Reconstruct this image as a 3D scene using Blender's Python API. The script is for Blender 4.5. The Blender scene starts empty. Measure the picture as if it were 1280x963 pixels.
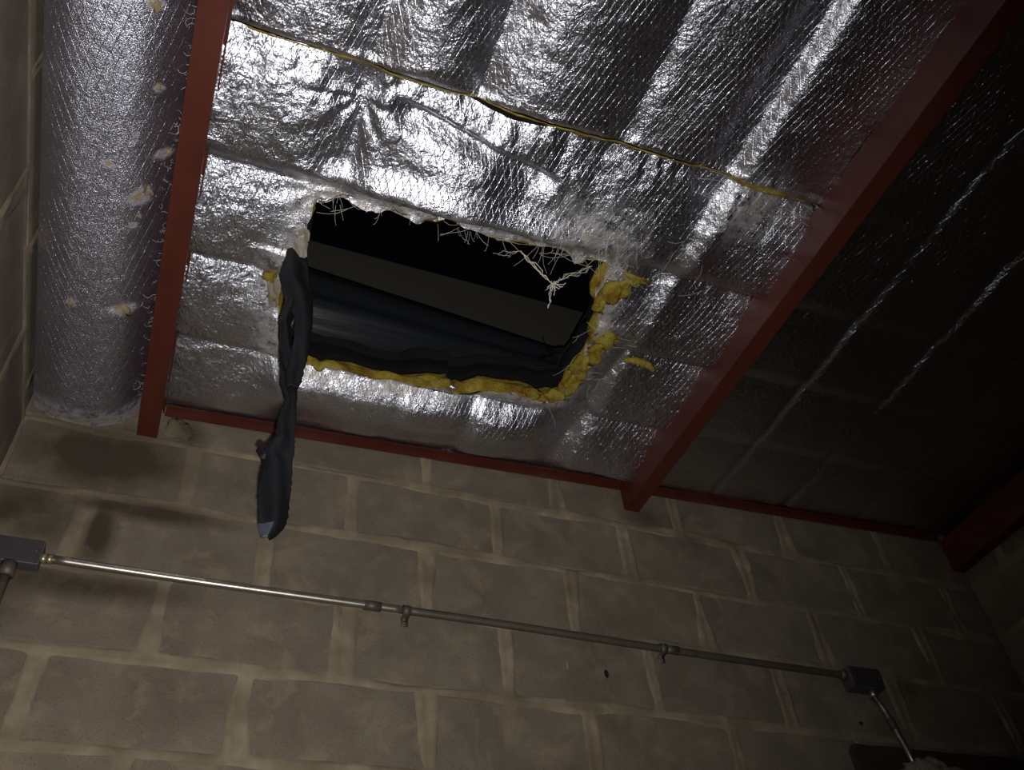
import bpy, math, random
import numpy as np
from mathutils import Matrix, Vector

random.seed(7)
scene = bpy.context.scene
COL = scene.collection

# ------------------------------------------------------------------ camera
cam_data = bpy.data.cameras.new('camera')
cam = bpy.data.objects.new('camera', cam_data); COL.objects.link(cam)
CAM = Vector((-0.36949, -1.77634, -1.51639))
RX = (0.92813252, -0.3643607, -0.07623191)      # image right
RY = (0.21210052, 0.68591681, -0.69608297)      # image down
RZ = (0.30591402, 0.62988842, 0.71390279)       # view direction
cam.matrix_world = Matrix(((RX[0], -RY[0], -RZ[0], CAM.x),
                           (RX[1], -RY[1], -RZ[1], CAM.y),
                           (RX[2], -RY[2], -RZ[2], CAM.z),
                           (0, 0, 0, 1)))
cam_data.sensor_width = 36
cam_data.lens = 1087.53 / 1280 * 36
cam_data.clip_start = 0.01
scene.camera = cam

# ------------------------------------------------------------------ world: night sky
world = bpy.data.worlds.new('night_sky'); scene.world = world
world.use_nodes = True
world.node_tree.nodes['Background'].inputs[0].default_value = (0.0006, 0.0007, 0.0011, 1)
world.node_tree.nodes['Background'].inputs[1].default_value = 1

# ------------------------------------------------------------------ the hand-held torch, the only lamp
torch_data = bpy.data.lights.new('torch', 'SPOT')      # a phone's flash: wide forward cone, nothing behind
torch_data.energy = 112
torch_data.spot_size = math.radians(113)
torch_data.spot_blend = 1.0
torch_data.color = (0.98, 0.975, 0.965)
torch_data.shadow_soft_size = 0.006
torch = bpy.data.objects.new('torch', torch_data); COL.objects.link(torch)
torch.location = CAM + 0.035 * Vector(RY) + 0.006 * Vector(RX)
torch.rotation_euler = (Vector(RZ) - 0.34 * Vector(RX) - 0.04 * Vector(RY)).to_track_quat('-Z', 'Y').to_euler()

# ------------------------------------------------------------------ exposure
scene.view_settings.view_transform = 'Standard'
scene.view_settings.look = 'None'
scene.view_settings.gamma = 1
scene.view_settings.exposure = 0.0
scene.view_settings.use_curve_mapping = False

# ================================================================== helpers
def mesh_data(name, verts, faces, mat=None, smooth=False):
    me = bpy.data.meshes.new(name)
    me.from_pydata([tuple(map(float, v)) for v in verts], [], [tuple(map(int, f)) for f in faces])
    me.update()
    if mat: me.materials.append(mat)
    if smooth: me.polygons.foreach_set('use_smooth', [True] * len(me.polygons))
    return me

def fast_mesh(name, V, Q, mat, smooth=True):
    """V (n,3) array, Q (m,4) quads"""
    me = bpy.data.meshes.new(name)
    me.vertices.add(len(V)); me.vertices.foreach_set('co', V.astype(np.float32).ravel())
    me.loops.add(Q.size); me.loops.foreach_set('vertex_index', Q.astype(np.int32).ravel())
    me.polygons.add(len(Q))
    me.polygons.foreach_set('loop_start', np.arange(0, Q.size, 4, dtype=np.int32))
    me.polygons.foreach_set('loop_total', np.full(len(Q), 4, dtype=np.int32))
    me.update(calc_edges=True)
    me.polygons.foreach_set('use_smooth', [smooth] * len(Q))
    me.materials.append(mat)
    me.validate()
    return me

def link(name, me, parent=None):
    o = bpy.data.objects.new(name, me); COL.objects.link(o)
    if parent: o.parent = parent
    return o

def empty(name, loc=(0, 0, 0)):
    o = bpy.data.objects.new(name, None); COL.objects.link(o); o.location = loc
    o.empty_display_size = 0.05
    return o

def tag(o, label=None, cat=None, group=None, kind=None):
    if label: o['label'] = label
    if cat: o['category'] = cat
    if group: o['group'] = group
    if kind: o['kind'] = kind
    return o

def child(name, me, parent):
    """world-space mesh under a parent standing at parent.location"""
    o = link(name, me, parent)
    o.matrix_parent_inverse = Matrix.Translation(parent.location).inverted()
    return o

def hash2(ix, iy, seed):
    h = (ix.astype(np.int64) * 374761393 + iy.astype(np.int64) * 668265263 + seed * 1442695041) & 0xffffffff
    h = ((h ^ (h >> 13)) * 1274126177) & 0xffffffff
    h = h ^ (h >> 16)
    return (h & 0xffffff) / float(0xffffff)

def vn(x, y, seed=0):
    x = np.asarray(x, float); y = np.asarray(y, float)
    ix = np.floor(x); iy = np.floor(y); fx = x - ix; fy = y - iy
    fx = fx * fx * fx * (fx * (fx * 6 - 15) + 10); fy = fy * fy * fy * (fy * (fy * 6 - 15) + 10)
    a = hash2(ix, iy, seed); b = hash2(ix + 1, iy, seed); c = hash2(ix, iy + 1, seed); d = hash2(ix + 1, iy + 1, seed)
    return (a * (1 - fx) + b * fx) * (1 - fy) + (c * (1 - fx) + d * fx) * fy - 0.5

def fbm(x, y, seed=0, octs=4):
    s = 0; a = 1.0
    for k in range(octs):
        s = s + a * vn(x * 2 ** k + 17.3 * k, y * 2 ** k - 9.1 * k, seed + k); a *= 0.5
    return s

def ridged(x, y, seed=0, octs=3):
    s = 0; a = 1.0
    for k in range(octs):
        c, sn = math.cos(0.6 * k), math.sin(0.6 * k)
        xr = (x * c - y * sn) * 2 ** k; yr = (x * sn + y * c) * 2 ** k
        s = s + a * (1 - 2 * np.abs(vn(xr + 5 * k, yr + 3 * k, seed + k)) * 2) ; a *= 0.5
    return s

def sstep(a, b, x):
    t = np.clip((x - a) / (b - a), 0, 1); return t * t * (3 - 2 * t)

def grid(xs, ys):
    X, Y = np.meshgrid(xs, ys)
    nx, ny = len(xs), len(ys)
    i = np.arange(nx * ny).reshape(ny, nx)
    Q = np.stack([i[:-1, :-1], i[:-1, 1:], i[1:, 1:], i[1:, :-1]], -1).reshape(-1, 4)
    return X, Y, Q

def tube_mesh(paths, radius, mat, sides=6, smooth=True, name='tube', caps=True):
    V = []; F = []
    for path in paths:
        P = [Vector(p[:3]) for p in path]
        rs = [p[3] if len(p) > 3 else radius for p in path]
        n = len(P); base = len(V)
        up = Vector((0.13, 0.21, 1)).normalized()
        for k in range(n):
            t = (P[min(k + 1, n - 1)] - P[max(k - 1, 0)])
            t = t.normalized() if t.length > 1e-9 else Vector((1, 0, 0))
            u = up - t * up.dot(t)
            if u.length < 0.05: u = Vector((1, 0, 0)) - t * t.x
            u.normalize(); w = t.cross(u); up = u
            for s in range(sides):
                a = 2 * math.pi * s / sides
                V.append(P[k] + (u * math.cos(a) + w * math.sin(a)) * rs[k])
        for k in range(n - 1):
            for s in range(sides):
                a = base + k * sides + s; b = base + k * sides + (s + 1) % sides
                F.append((a, b, b + sides, a + sides))
        if caps:
            F.append(tuple(base + s for s in reversed(range(sides))))
            F.append(tuple(base + (n - 1) * sides + s for s in range(sides)))
    me = mesh_data(name, V, F, mat, smooth)
    return me

def box_mesh(x0, x1, y0, y1, z0, z1, mat, bevel=0.0, name='box'):
    b = bevel
    if b <= 0:
        V = [(x, y, z) for x in (x0, x1) for y in (y0, y1) for z in (z0, z1)]
        F = [(0, 1, 3, 2), (4, 6, 7, 5), (0, 4, 5, 1), (2, 3, 7, 6), (0, 2, 6, 4), (1, 5, 7, 3)]
        return mesh_data(name, V, F, mat)
    import bmesh
    bm = bmesh.new()
    bmesh.ops.create_cube(bm, size=1)
    for v in bm.verts:
        v.co = Vector(((x0 + x1) / 2 + v.co.x * (x1 - x0), (y0 + y1) / 2 + v.co.y * (y1 - y0), (z0 + z1) / 2 + v.co.z * (z1 - z0)))
    bmesh.ops.bevel(bm, geom=bm.edges[:], offset=b, segments=2, affect='EDGES', profile=0.6)
    me = bpy.data.meshes.new(name); bm.to_mesh(me); bm.free(); me.materials.append(mat)
    return me

def lump_mesh(cx, cy, cz, rx, ry, rz, mat, seed, amp=0.35, name='lump', sub=3):
    import bmesh
    bm = bmesh.new(); bmesh.ops.create_icosphere(bm, subdivisions=sub, radius=1)
    P = np.array([v.co[:] for v in bm.verts])
    n = 1 + amp * (fbm(P[:, 0] * 1.7 + P[:, 2], P[:, 1] * 1.7 - P[:, 2] * .7, seed, 4) * 1.6)
    for v, k in zip(bm.verts, n):
        v.co = Vector((cx + v.co.x * rx * k, cy + v.co.y * ry * k, cz + v.co.z * rz * k))
    for f in bm.faces: f.smooth = True
    me = bpy.data.meshes.new(name); bm.to_mesh(me); bm.free(); me.materials.append(mat)
    return me

# ================================================================== materials
class NT:
    def __init__(s, name):
        s.m = bpy.data.materials.new(name); s.m.use_nodes = True
        s.n = s.m.node_tree.nodes; s.l = s.m.node_tree.links
        s.b = s.n['Principled BSDF']
    def new(s, t, **k):
        n = s.n.new(t)
        for a, v in k.items(): setattr(n, a, v)
        return n
    def set(s, sock, v):
        if isinstance(v, bpy.types.NodeSocket): s.l.new(v, sock)
        else: sock.default_value = v
    def coord(s, scale=(1, 1, 1), rot=(0, 0, 0)):
        g = s.new('ShaderNodeNewGeometry')
        m = s.new('ShaderNodeMapping'); m.inputs['Scale'].default_value = scale; m.inputs['Rotation'].default_value = rot
        s.l.new(g.outputs['Position'], m.inputs['Vector']); return m.outputs[0]
    def noise(s, vec, scale, detail=4, rough=0.55, dist=0.0):
        n = s.new('ShaderNodeTexNoise'); s.set(n.inputs['Vector'], vec)
        n.inputs['Scale'].default_value = scale; n.inputs['Detail'].default_value = detail
        n.inputs['Roughness'].default_value = rough; n.inputs['Distortion'].default_value = dist
        return n.outputs['Fac']
    def voro(s, vec, scale, feature='F1'):
        n = s.new('ShaderNodeTexVoronoi'); s.set(n.inputs['Vector'], vec); n.feature = feature
        n.inputs['Scale'].default_value = scale; return n.outputs['Distance']
    def ramp(s, fac, stops):
        n = s.new('ShaderNodeValToRGB'); s.set(n.inputs[0], fac); e = n.color_ramp.elements
        while len(e) < len(stops): e.new(0.5)
        for i, (p, c) in enumerate(stops):
            e[i].position = p; e[i].color = (*c, 1) if not isinstance(c, (int, float)) else (c, c, c, 1)
        return n.outputs[0]
    def math(s, op, a, b=0.0, c=0.0, clamp=False):
        n = s.new('ShaderNodeMath', operation=op); n.use_clamp = clamp
        s.set(n.inputs[0], a); s.set(n.inputs[1], b); s.set(n.inputs[2], c); return n.outputs[0]
    def mix(s, fac, a, b):
        n = s.new('ShaderNodeMix', data_type='RGBA'); s.set(n.inputs[0], fac)
        for k, v in ((6, a), (7, b)):
            s.set(n.inputs[k], v if isinstance(v, bpy.types.NodeSocket) else (*v, 1))
        return n.outputs[2]
    def bump(s, h, strength, dist, normal=None):
        n = s.new('ShaderNodeBump'); s.set(n.inputs['Height'], h)
        n.inputs['Strength'].default_value = strength; n.inputs['Distance'].default_value = dist
        if normal: s.l.new(normal, n.inputs['Normal'])
        return n.outputs[0]
    def fin(s, base=None, rough=None, metal=None, normal=None, spec=None):
        if base is not None: s.set(s.b.inputs['Base Color'], base if isinstance(base, bpy.types.NodeSocket) else (*base, 1))
        if rough is not None: s.set(s.b.inputs['Roughness'], rough)
        if metal is not None: s.set(s.b.inputs['Metallic'], metal)
        if spec is not None: s.set(s.b.inputs['Specular IOR Level'], spec)
        if normal is not None: s.l.new(normal, s.b.inputs['Normal'])
        return s.m
    def attr(s, name):
        n = s.new('ShaderNodeAttribute'); n.attribute_name = name; return n.outputs['Fac']

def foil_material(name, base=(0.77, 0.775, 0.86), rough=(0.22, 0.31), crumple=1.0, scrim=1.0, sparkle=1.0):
    t = NT(name); p = t.coord()
    # crinkles: large and fine
    n1 = t.noise(p, 28, 5, 0.6, 0.6)
    r1 = t.math('ABSOLUTE', t.math('SUBTRACT', n1, 0.5))
    n2 = t.noise(p, 120, 4, 0.65, 0.3)
    n3 = t.noise(p, 420, 2, 0.6)
    nrm = t.bump(r1, 0.34 * crumple, 0.02)
    nrm = t.bump(n2, 0.42 * crumple, 0.004, nrm)
    nrm = t.bump(n3, 0.28 * sparkle, 0.0012, nrm)
    # reinforcing scrim: two families of threads about 17 mm apart
    hs = None; th = []
    for ang, sp in ((math.radians(25), 66.0), (math.radians(-15), 66.0)):
        g = t.new('ShaderNodeNewGeometry')
        m = t.new('ShaderNodeMapping'); m.vector_type = 'POINT'
        m.inputs['Rotation'].default_value = (0, 0, -ang) if False else (0, 0, ang)
        t.l.new(g.outputs['Position'], m.inputs['Vector'])
        sx = t.new('ShaderNodeSeparateXYZ'); t.l.new(m.outputs[0], sx.inputs[0])
        wob = t.math('MULTIPLY', t.math('SUBTRACT', t.noise(p, 9, 2), 0.5), 0.012)
        ph = t.math('MULTIPLY', t.math('ADD', sx.outputs[0], wob), sp)
        fr = t.math('FRACT', ph)
        d = t.math('ABSOLUTE', t.math('SUBTRACT', fr, 0.5))
        ln = t.math('SUBTRACT', 1.0, t.math('DIVIDE', d, 0.055), clamp=True)
        th.append(ln)
    hs = t.math('MAXIMUM', th[0], th[1])
    patchy = t.ramp(t.noise(p, 5, 3), [(0.3, 0.35), (0.65, 1.0)])
    hs = t.math('MULTIPLY', hs, patchy)
    nrm = t.bump(hs, 0.55 * scrim, 0.0010, nrm)
    dirt = t.attr('dirt')
    dn = t.noise(p, 38, 5, 0.7)
    dm = t.math('MULTIPLY', dirt, t.ramp(dn, [(0.38, 0.0), (0.6, 1.0)]), clamp=True)
    # bare glue and wool residue spots
    sp_ = t.ramp(t.noise(p, 12, 3, 0.5), [(0.70, 0.0), (0.74, 1.0)])
    dcol = t.mix(t.noise(p, 60, 3), (0.17, 0.125, 0.07), (0.42, 0.34, 0.21))
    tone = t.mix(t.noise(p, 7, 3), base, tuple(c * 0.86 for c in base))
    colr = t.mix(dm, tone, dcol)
    rgh = t.math('ADD', t.math('MULTIPLY', t.noise(p, 14, 3), rough[1] - rough[0]), rough[0])
    rgh = t.math('ADD', rgh, t.math('MULTIPLY', dm, 0.35))
    met = t.math('SUBTRACT', 1.0, t.math('MULTIPLY', dm, 0.85))
    return t.fin(colr, rgh, met, nrm)

M = {}
M['foil'] = foil_material('aluminium_foil')
M['foil_right'] = foil_material('aluminium_foil_shaded', base=(0.60, 0.60, 0.64), rough=(0.20, 0.28), crumple=0.8, scrim=0.9)  # same foil, base colour darkened to paint in the right bay's shade
M['foil_smooth'] = foil_material('aluminium_foil_soft', base=(0.76, 0.75, 0.88), rough=(0.32, 0.40), crumple=0.55, scrim=1.1, sparkle=4.5)

def block_material(name, tint=(1, 1, 1), stain=True, left=False):
    t = NT(name); p = t.coord()
    oi = t.new('ShaderNodeObjectInfo')
    n = t.noise(p, 7, 5, 0.6); g = t.noise(p, 230, 3, 0.7)
    c = t.ramp(n, [(0.3, tuple(a * b for a, b in zip((0.113, 0.090, 0.064), tint))), (0.7, tuple(a * b for a, b in zip((0.180, 0.149, 0.108), tint)))])
    c = t.mix(t.math('MULTIPLY', oi.outputs['Random'], 0.28), c, tuple(a * b for a, b in zip((0.110, 0.087, 0.067), tint)))
    pores = t.ramp(t.voro(p, 150), [(0.10, 1.0), (0.22, 0.0)])
    c = t.mix(t.math('MULTIPLY', t.math('MULTIPLY', pores, g), 0.8), c, (0.04, 0.03, 0.025))
    smear = t.ramp(t.noise(p, 11, 5, 0.6, 0.4), [(0.52, 0.0), (0.68, 0.8)])
    c = t.mix(smear, c, (0.210, 0.160, 0.106))
    if stain: c = stains(t, p, c)
    h = t.math('ADD', g, t.math('MULTIPLY', pores, -0.8))
    return t.fin(c, 0.92, 0.0, t.bump(h, 0.5, 0.003), 0.2)

def stains(t, p, c):
    """damp brown stains high in the corner where the roof leaks"""
    s = t.new('ShaderNodeSeparateXYZ'); t.l.new(p, s.inputs[0])
    tot = None
    for cx, cz, rx, rz, k in ((-0.60, -0.08, 0.20, 0.10, 1.3), (-0.48, -0.22, 0.19, 0.030, 1.2), (-0.56, -0.30, 0.035, 0.10, 1.2),
                              (-0.72, -0.27, 0.12, 0.10, 1.0), (-0.58, -0.43, 0.24, 0.035, 1.0), (-0.72, -0.45, 0.08, 0.09, 0.7),
                              (-0.43, 0.03, 0.05, 0.05, 0.8), (0.87, 0.04, 0.07, 0.035, 0.7), (1.66, -0.42, 0.05, 0.035, 0.7),
                              (1.03, -0.03, 0.05, 0.05, 0.5)):
        dx = t.math('DIVIDE', t.math('SUBTRACT', s.outputs[0], cx), rx)
        dz = t.math('DIVIDE', t.math('SUBTRACT', s.outputs[2], cz), rz)
        d = t.math('SQRT', t.math('ADD', t.math('MULTIPLY', dx, dx), t.math('MULTIPLY', dz, dz)))
        v = t.math('MULTIPLY', t.math('SUBTRACT', 1.35, d, clamp=True), k)
        tot = v if tot is None else t.math('MAXIMUM', tot, v)
    m = t.math('MULTIPLY', tot, t.ramp(t.noise(p, 9, 5, 0.65), [(0.3, 0.5), (0.55, 1.0)]), clamp=True)
    return t.mix(t.math('MULTIPLY', m, 0.95), c, (0.045, 0.031, 0.020))

M['block'] = block_material('concrete_block')
def mortar_material(name):
    t = NT(name); p = t.coord()
    n = t.noise(p, 9, 5, 0.6)
    c = t.ramp(n, [(0.33, (0.138, 0.107, 0.069)), (0.5, (0.182, 0.144, 0.094)), (0.66, (0.248, 0.201, 0.136))])
    c = stains(t, p, c)
    return t.fin(c, 0.9, 0.0, t.bump(t.noise(p, 160, 4, 0.7), 0.5, 0.002), 0.2)
M['mortar'] = mortar_material('lime_mortar')

def plain(name, c, rough=0.6, metal=0.0, nscale=20, var=0.25, bump=0.2, bd=0.002, spec=0.5):
    t = NT(name); p = t.coord()
    n = t.noise(p, nscale, 5, 0.6)
    col = t.mix(n, tuple(a * (1 - var) for a in c), tuple(min(1, a * (1 + var)) for a in c))
    return t.fin(col, rough, metal, t.bump(t.noise(p, nscale * 6, 4), bump, bd), spec)

def red_paint():
    t = NT('red_oxide_paint'); p = t.coord(scale=(1, 0.35, 1))
    c = t.ramp(t.noise(p, 13, 5, 0.65), [(0.3, (0.056, 0.0115, 0.0060)), (0.7, (0.083, 0.0175, 0.0095))])
    rub = t.ramp(t.noise(p, 45, 5, 0.7), [(0.66, 0.0), (0.8, 1.0)])
    c = t.mix(t.math('MULTIPLY', rub, 0.35), c, (0.16, 0.055, 0.04))
    return t.fin(c, 0.5, 0.0, t.bump(t.noise(p, 90, 3), 0.15, 0.0012), 0.35)
M['red'] = red_paint()
M['conduit'] = plain('galvanised_conduit', (0.34, 0.31, 0.26), 0.36, 0.9, 40, 0.3, 0.2, 0.001)
M['conduit_dull'] = plain('dull_painted_conduit', (0.085, 0.070, 0.052), 0.55, 0.4, 40, 0.4, 0.2, 0.001)
M['box_grey'] = plain('grey_cast_metal', (0.10, 0.092, 0.088), 0.55, 0.55, 35, 0.3, 0.3, 0.001)
M['cover_grey'] = plain('dark_cover_plate', (0.072, 0.062, 0.064), 0.45, 0.6, 35, 0.3, 0.2, 0.001)
M['brass'] = plain('brassy_connector', (0.42, 0.36, 0.22), 0.4, 0.8, 60, 0.3, 0.2, 0.001)
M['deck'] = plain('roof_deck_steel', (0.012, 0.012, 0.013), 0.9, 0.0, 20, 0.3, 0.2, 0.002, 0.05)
M['felt'] = plain('dark_roof_edge', (0.004, 0.004, 0.006), 0.85, 0.0, 60, 0.4, 0.6, 0.004, 0.3)
M['parapet'] = plain('parapet_render', (0.054, 0.050, 0.038), 0.95, 0.0, 6, 0.10, 0.1, 0.002, 0.1)
M['lintel'] = plain('dark_steel_lintel', (0.035, 0.024, 0.016), 0.7, 0.1, 14, 0.3, 0.3, 0.003)
M['foam'] = plain('dirty_cement_lump', (0.28, 0.24, 0.17), 0.95, 0.0, 25, 0.35, 0.8, 0.01, 0.1)
M['floor'] = plain('concrete_floor', (0.07, 0.065, 0.06), 0.9, 0.0, 5, 0.2)
M['plaster'] = plain('rough_wall_concrete', (0.15, 0.125, 0.10), 0.95, 0.0, 8, 0.3)
M['residue'] = plain('brown_glue_residue', (0.22, 0.17, 0.09), 0.8, 0.0, 60, 0.4, 0.6, 0.003)
M['thread'] = plain('glass_thread', (0.62, 0.58, 0.50), 0.5, 0.0, 60, 0.2, 0.0)
M['paper'] = plain('torn_facing_paper', (0.24, 0.20, 0.155), 0.75, 0.0, 30, 0.3, 0.5, 0.003)

def wool():
    t = NT('yellow_glass_wool'); p = t.coord()
    n = t.noise(p, 22, 5, 0.65)
    c = t.ramp(n, [(0.30, (0.17, 0.075, 0.012)), (0.45, (0.30, 0.19, 0.022)), (0.55, (0.37, 0.29, 0.045)), (0.75, (0.50, 0.41, 0.11))])
    h = t.math('ADD', t.noise(p, 90, 5, 0.7), t.noise(p, 350, 3, 0.7))
    return t.fin(c, 0.95, 0.0, t.bump(h, 1.0, 0.006), 0.1)
M['wool'] = wool()

def black_plastic(name, base, rough, stretch=(1, 1, 1), b=0.6, spec=0.5, rv=0.25):
    t = NT(name); p = t.coord(scale=stretch)
    n = t.noise(p, 30, 5, 0.6, 0.5)
    c = t.mix(t.ramp(t.noise(p, 12, 4), [(0.45, 0.0), (0.7, 1.0)]), base, tuple(x * 2.2 for x in base))
    r = t.math('ADD', t.math('MULTIPLY', t.noise(p, 25, 4), rv), rough)
    return t.fin(c, r, 0.0, t.bump(n, b, 0.006), spec)
M['black_roll'] = black_plastic('black_polythene', (0.011, 0.012, 0.014), 0.08, (0.04, 1, 1), 0.22, 0.7, 0.18)
M['black_strip'] = black_plastic('black_torn_membrane', (0.0036, 0.0033, 0.0044), 0.50, (1, 1, 0.5), 0.5, 0.28)
M['strip_tip'] = black_plastic('peeled_grey_underside', (0.035, 0.04, 0.055), 0.35, (1, 1, 1), 0.9)

# ================================================================== geometry constants
XL, XR = -0.80, 2.15            # side walls
H = 0.193                       # block course
SL = 0.04                       # slope of the roof along the back wall
def base_z(x): return 0.11 + SL * (x + 0.5)
def deck_z(x): return 0.20 + SL * (x + 0.5)

# ================================================================== walls of concrete blocks
def joint_dist(u, v, off):
    """distance to nearest joint; u along the wall, v height, metres"""
    row = np.floor(v / H)
    dv = np.abs(v - np.round(v / H) * H)
    o = np.where(row.astype(int) % 2 == 0, 0.2, 0.0) + off
    du = np.abs((u - o) - np.round((u - o) / 0.4) * 0.4)
    return du, dv

def mortar_height(U, V, off, seed):
    wob = 0.006 * fbm(U * 9, V * 9, seed + 40, 3)
    du, dv = joint_dist(U + wob, V + 0.008 * fbm(U * 7, V * 7, seed + 50, 3), off)
    wvert = 0.021 + 0.024 * vn(U * 6, V * 5, seed + 9)
    whor = 0.014 + 0.018 * vn(U * 5, V * 6, seed + 10)
    hv = 0.0035 * (1 + 0.9 * vn(U * 25, V * 25, seed)) * (1 - sstep(wvert * 0.7, wvert * 1.35, du)) - 0.0035 * np.exp(-(du / (0.007)) ** 2)
    hh = 0.0025 * (1 + 0.9 * vn(U * 25, V * 25, seed + 1)) * (1 - sstep(whor * 0.7, whor * 1.35, dv)) - 0.0020 * np.exp(-(dv / (0.005)) ** 2) * (vn(U * 4, V * 30, seed + 3) > -0.1)
    d = np.minimum(du - wvert, dv - whor)
    h = np.where(d < 0, np.maximum(hv, hh), 0.0)
    fall = sstep(-0.006, 0.012, d)
    ns = 0.0050 * fbm(U * 14, V * 18, seed + 5, 5)
    return (np.maximum(hv, hh) + ns) * (1 - fall) + fall * (-0.010)

def build_wall(name, to_world, u0, u1, off, fine_v, seed, z_bot=-3.0, z_top=0.26, step=0.007, u_fine=None):
    vs = np.concatenate([np.arange(z_bot, fine_v, 0.04), np.arange(fine_v, z_top + 1e-6, step)])
    if u_fine:
        us = np.concatenate([np.arange(u0, u_fine, 0.06), np.arange(u_fine, u1 + 1e-6, step)])
    else: us = np.arange(u0, u1 + 1e-6, step)
    us[-1] = u1; vs[-1] = z_top
    U, V, Q = grid(us, vs)
    Hh = mortar_height(U, V, off, seed)
    P = to_world(U.ravel(), V.ravel(), Hh.ravel())
    # closed slab: add a back face
    nx, ny = len(us), len(vs)
    bc = to_world(np.array([us[0], us[-1], us[-1], us[0]]), np.array([vs[0], vs[0], vs[-1], vs[-1]]), np.full(4, -0.16))
    n = len(P); P = np.vstack([P, bc])
    Q = np.vstack([Q, [[n, n + 1, n + 2, n + 3]]])
    me = fast_mesh(name, P, Q, M['mortar'])
    w = link(name, me); tag(w, kind='structure')
    # blocks
    rows = range(int(math.floor(fine_v / H)), int(math.ceil(z_top / H)))
    rnd = random.Random(seed)
    lo = u_fine if u_fine else u0
    for r in rows:
        o = off + (0.2 if r % 2 == 0 else 0.0)
        k0 = math.floor((lo - o) / 0.4) ; k1 = math.ceil((u1 - o) / 0.4)
        for k in range(k0, k1):
            a, b = o + k * 0.4 + 0.007, o + (k + 1) * 0.4 - 0.007
            a, b = max(a, lo), min(b, u1)
            if b - a < 0.03: continue
            c, d = r * H + 0.006, min((r + 1) * H - 0.006, z_top - 0.01)
            j = lambda s=0.004: rnd.uniform(-s, s)
            f = rnd.uniform(-0.0015, 0.0015)
            ch = 0.005
            q = [(a + j(), c + j()), (b + j(), c + j()), (b + j(), d + j()), (a + j(), d + j())]
            q = [(max(lo, min(u1, x)), y) for x, y in q]
            cx, cy = (a + b) / 2, (c + d) / 2
            inner = [(x + (ch if x < cx else -ch), y + (ch if y < cy else -ch)) for x, y in q]
            uu = np.array([p[0] for p in q] * 2 + [p[0] for p in inner]); vv = np.array([p[1] for p in q] * 2 + [p[1] for p in inner])
            hh = np.array([-0.10] * 4 + [-0.0045] * 4 + [f] * 4)
            W = to_world(uu, vv, hh)
            F = [(8, 9, 10, 11)]
            for i in range(4):
                i2 = (i + 1) % 4
                F += [(i, i2, 4 + i2, 4 + i), (4 + i, 4 + i2, 8 + i2, 8 + i)]
            F.append((3, 2, 1, 0))
            link('block', mesh_data('block', W, F, M['block']), w)
    return w

wb = build_wall('wall_back', lambda u, v, h: np.stack([u, -h, v], 1), XL - 0.03, XR + 0.03, 0.0, -1.16, 11)
wl = build_wall('wall_left', lambda u, v, h: np.stack([XL + h, u, v], 1), -4.53, 0.03, 0.12, -0.78, 31, u_fine=-2.2, step=0.012)
wr = build_wall('wall_right', lambda u, v, h: np.stack([XR - h, u, v], 1), -4.53, 0.03, 0.05, -0.78, 51, u_fine=-2.0, step=0.012)

tag(link('floor', box_mesh(XL - 0.16, XR + 0.16, -4.6, 0.16, -3.1, -3.0, M['floor'])), kind='structure')
tag(link('wall_front', box_mesh(XL - 0.16, XR + 0.16, -4.66, -4.5, -3.0, 0.26, M['plaster'])), kind='structure')
tag(link('parapet_wall', box_mesh(XL - 0.16, XR + 0.16, 0.0, 0.16, 0.262, 0.993, M['parapet'], 0.004)), kind='structure')

# tiny drilled plug and drip on the back wall
link('drilled_hole', lump_mesh(0.666, -0.002, -0.487, 0.006, 0.004, 0.009, M['felt'], 3, 0.3, sub=2), wb)
link('plaster_drip', lump_mesh(0.558, -0.003, -0.477, 0.002, 0.003, 0.014, M['foam'], 4, 0.3, sub=2), wb)
link('plaster_drip', lump_mesh(0.612, -0.003, 0.028, 0.005, 0.004, 0.005, M['foam'], 5, 0.3, sub=2), wb)
link('drilled_hole', lump_mesh(1.430, -0.002, -0.541, 0.006, 0.003, 0.005, M['felt'], 6, 0.3, sub=2), wb)

# ================================================================== hole outline in the foil (world x, y)
HOLE = [(-0.274,-0.633),(-0.277,-0.685),(-0.279,-0.726),(-0.261,-0.723),(-0.236,-0.746),(-0.215,-0.748),(-0.191,-0.741),(-0.146,-0.738),
(-0.115,-0.756),(-0.085,-0.744),(-0.055,-0.738),(-0.015,-0.755),(0.007,-0.772),(0.041,-0.756),(0.09,-0.753),(0.135,-0.746),(0.176,-0.759),
(0.193,-0.764),(0.21,-0.758),(0.263,-0.767),(0.303,-0.76),(0.335,-0.733),(0.362,-0.753),(0.411,-0.761),(0.416,-0.715),(0.419,-0.665),
(0.449,-0.629),(0.458,-0.582),(0.471,-0.536),(0.47,-0.472),(0.471,-0.419),(0.465,-0.38),(0.473,-0.336),(0.454,-0.324),(0.417,-0.311),
(0.361,-0.321),(0.294,-0.316),(0.247,-0.309),(0.205,-0.283),(0.177,-0.278),(0.162,-0.298),(0.114,-0.291),(0.047,-0.261),(-0.015,-0.256),
(-0.081,-0.268),(-0.132,-0.268),(-0.159,-0.255),(-0.19,-0.261),(-0.204,-0.257),(-0.246,-0.273),(-0.271,-0.321),(-0.28,-0.385),
(-0.297,-0.443),(-0.298,-0.504),(-0.305,-0.549),(-0.295,-0.587),(-0.277,-0.603)]
def refine(poly, n=4, amp=0.0035, seed=3):
    rnd = random.Random(seed); out = []
    for (a, b), (c, d) in zip(poly, poly[1:] + poly[:1]):
        L = math.hypot(c - a, d - b)
        for k in range(n):
            t = k / n; j = 0 if k == 0 else amp
            out.append((a + (c - a) * t + rnd.uniform(-j, j), b + (d - b) * t + rnd.uniform(-j, j)))
    return out
HOLEF = np.array(refine(HOLE))
HC = HOLEF.mean(0)

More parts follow.
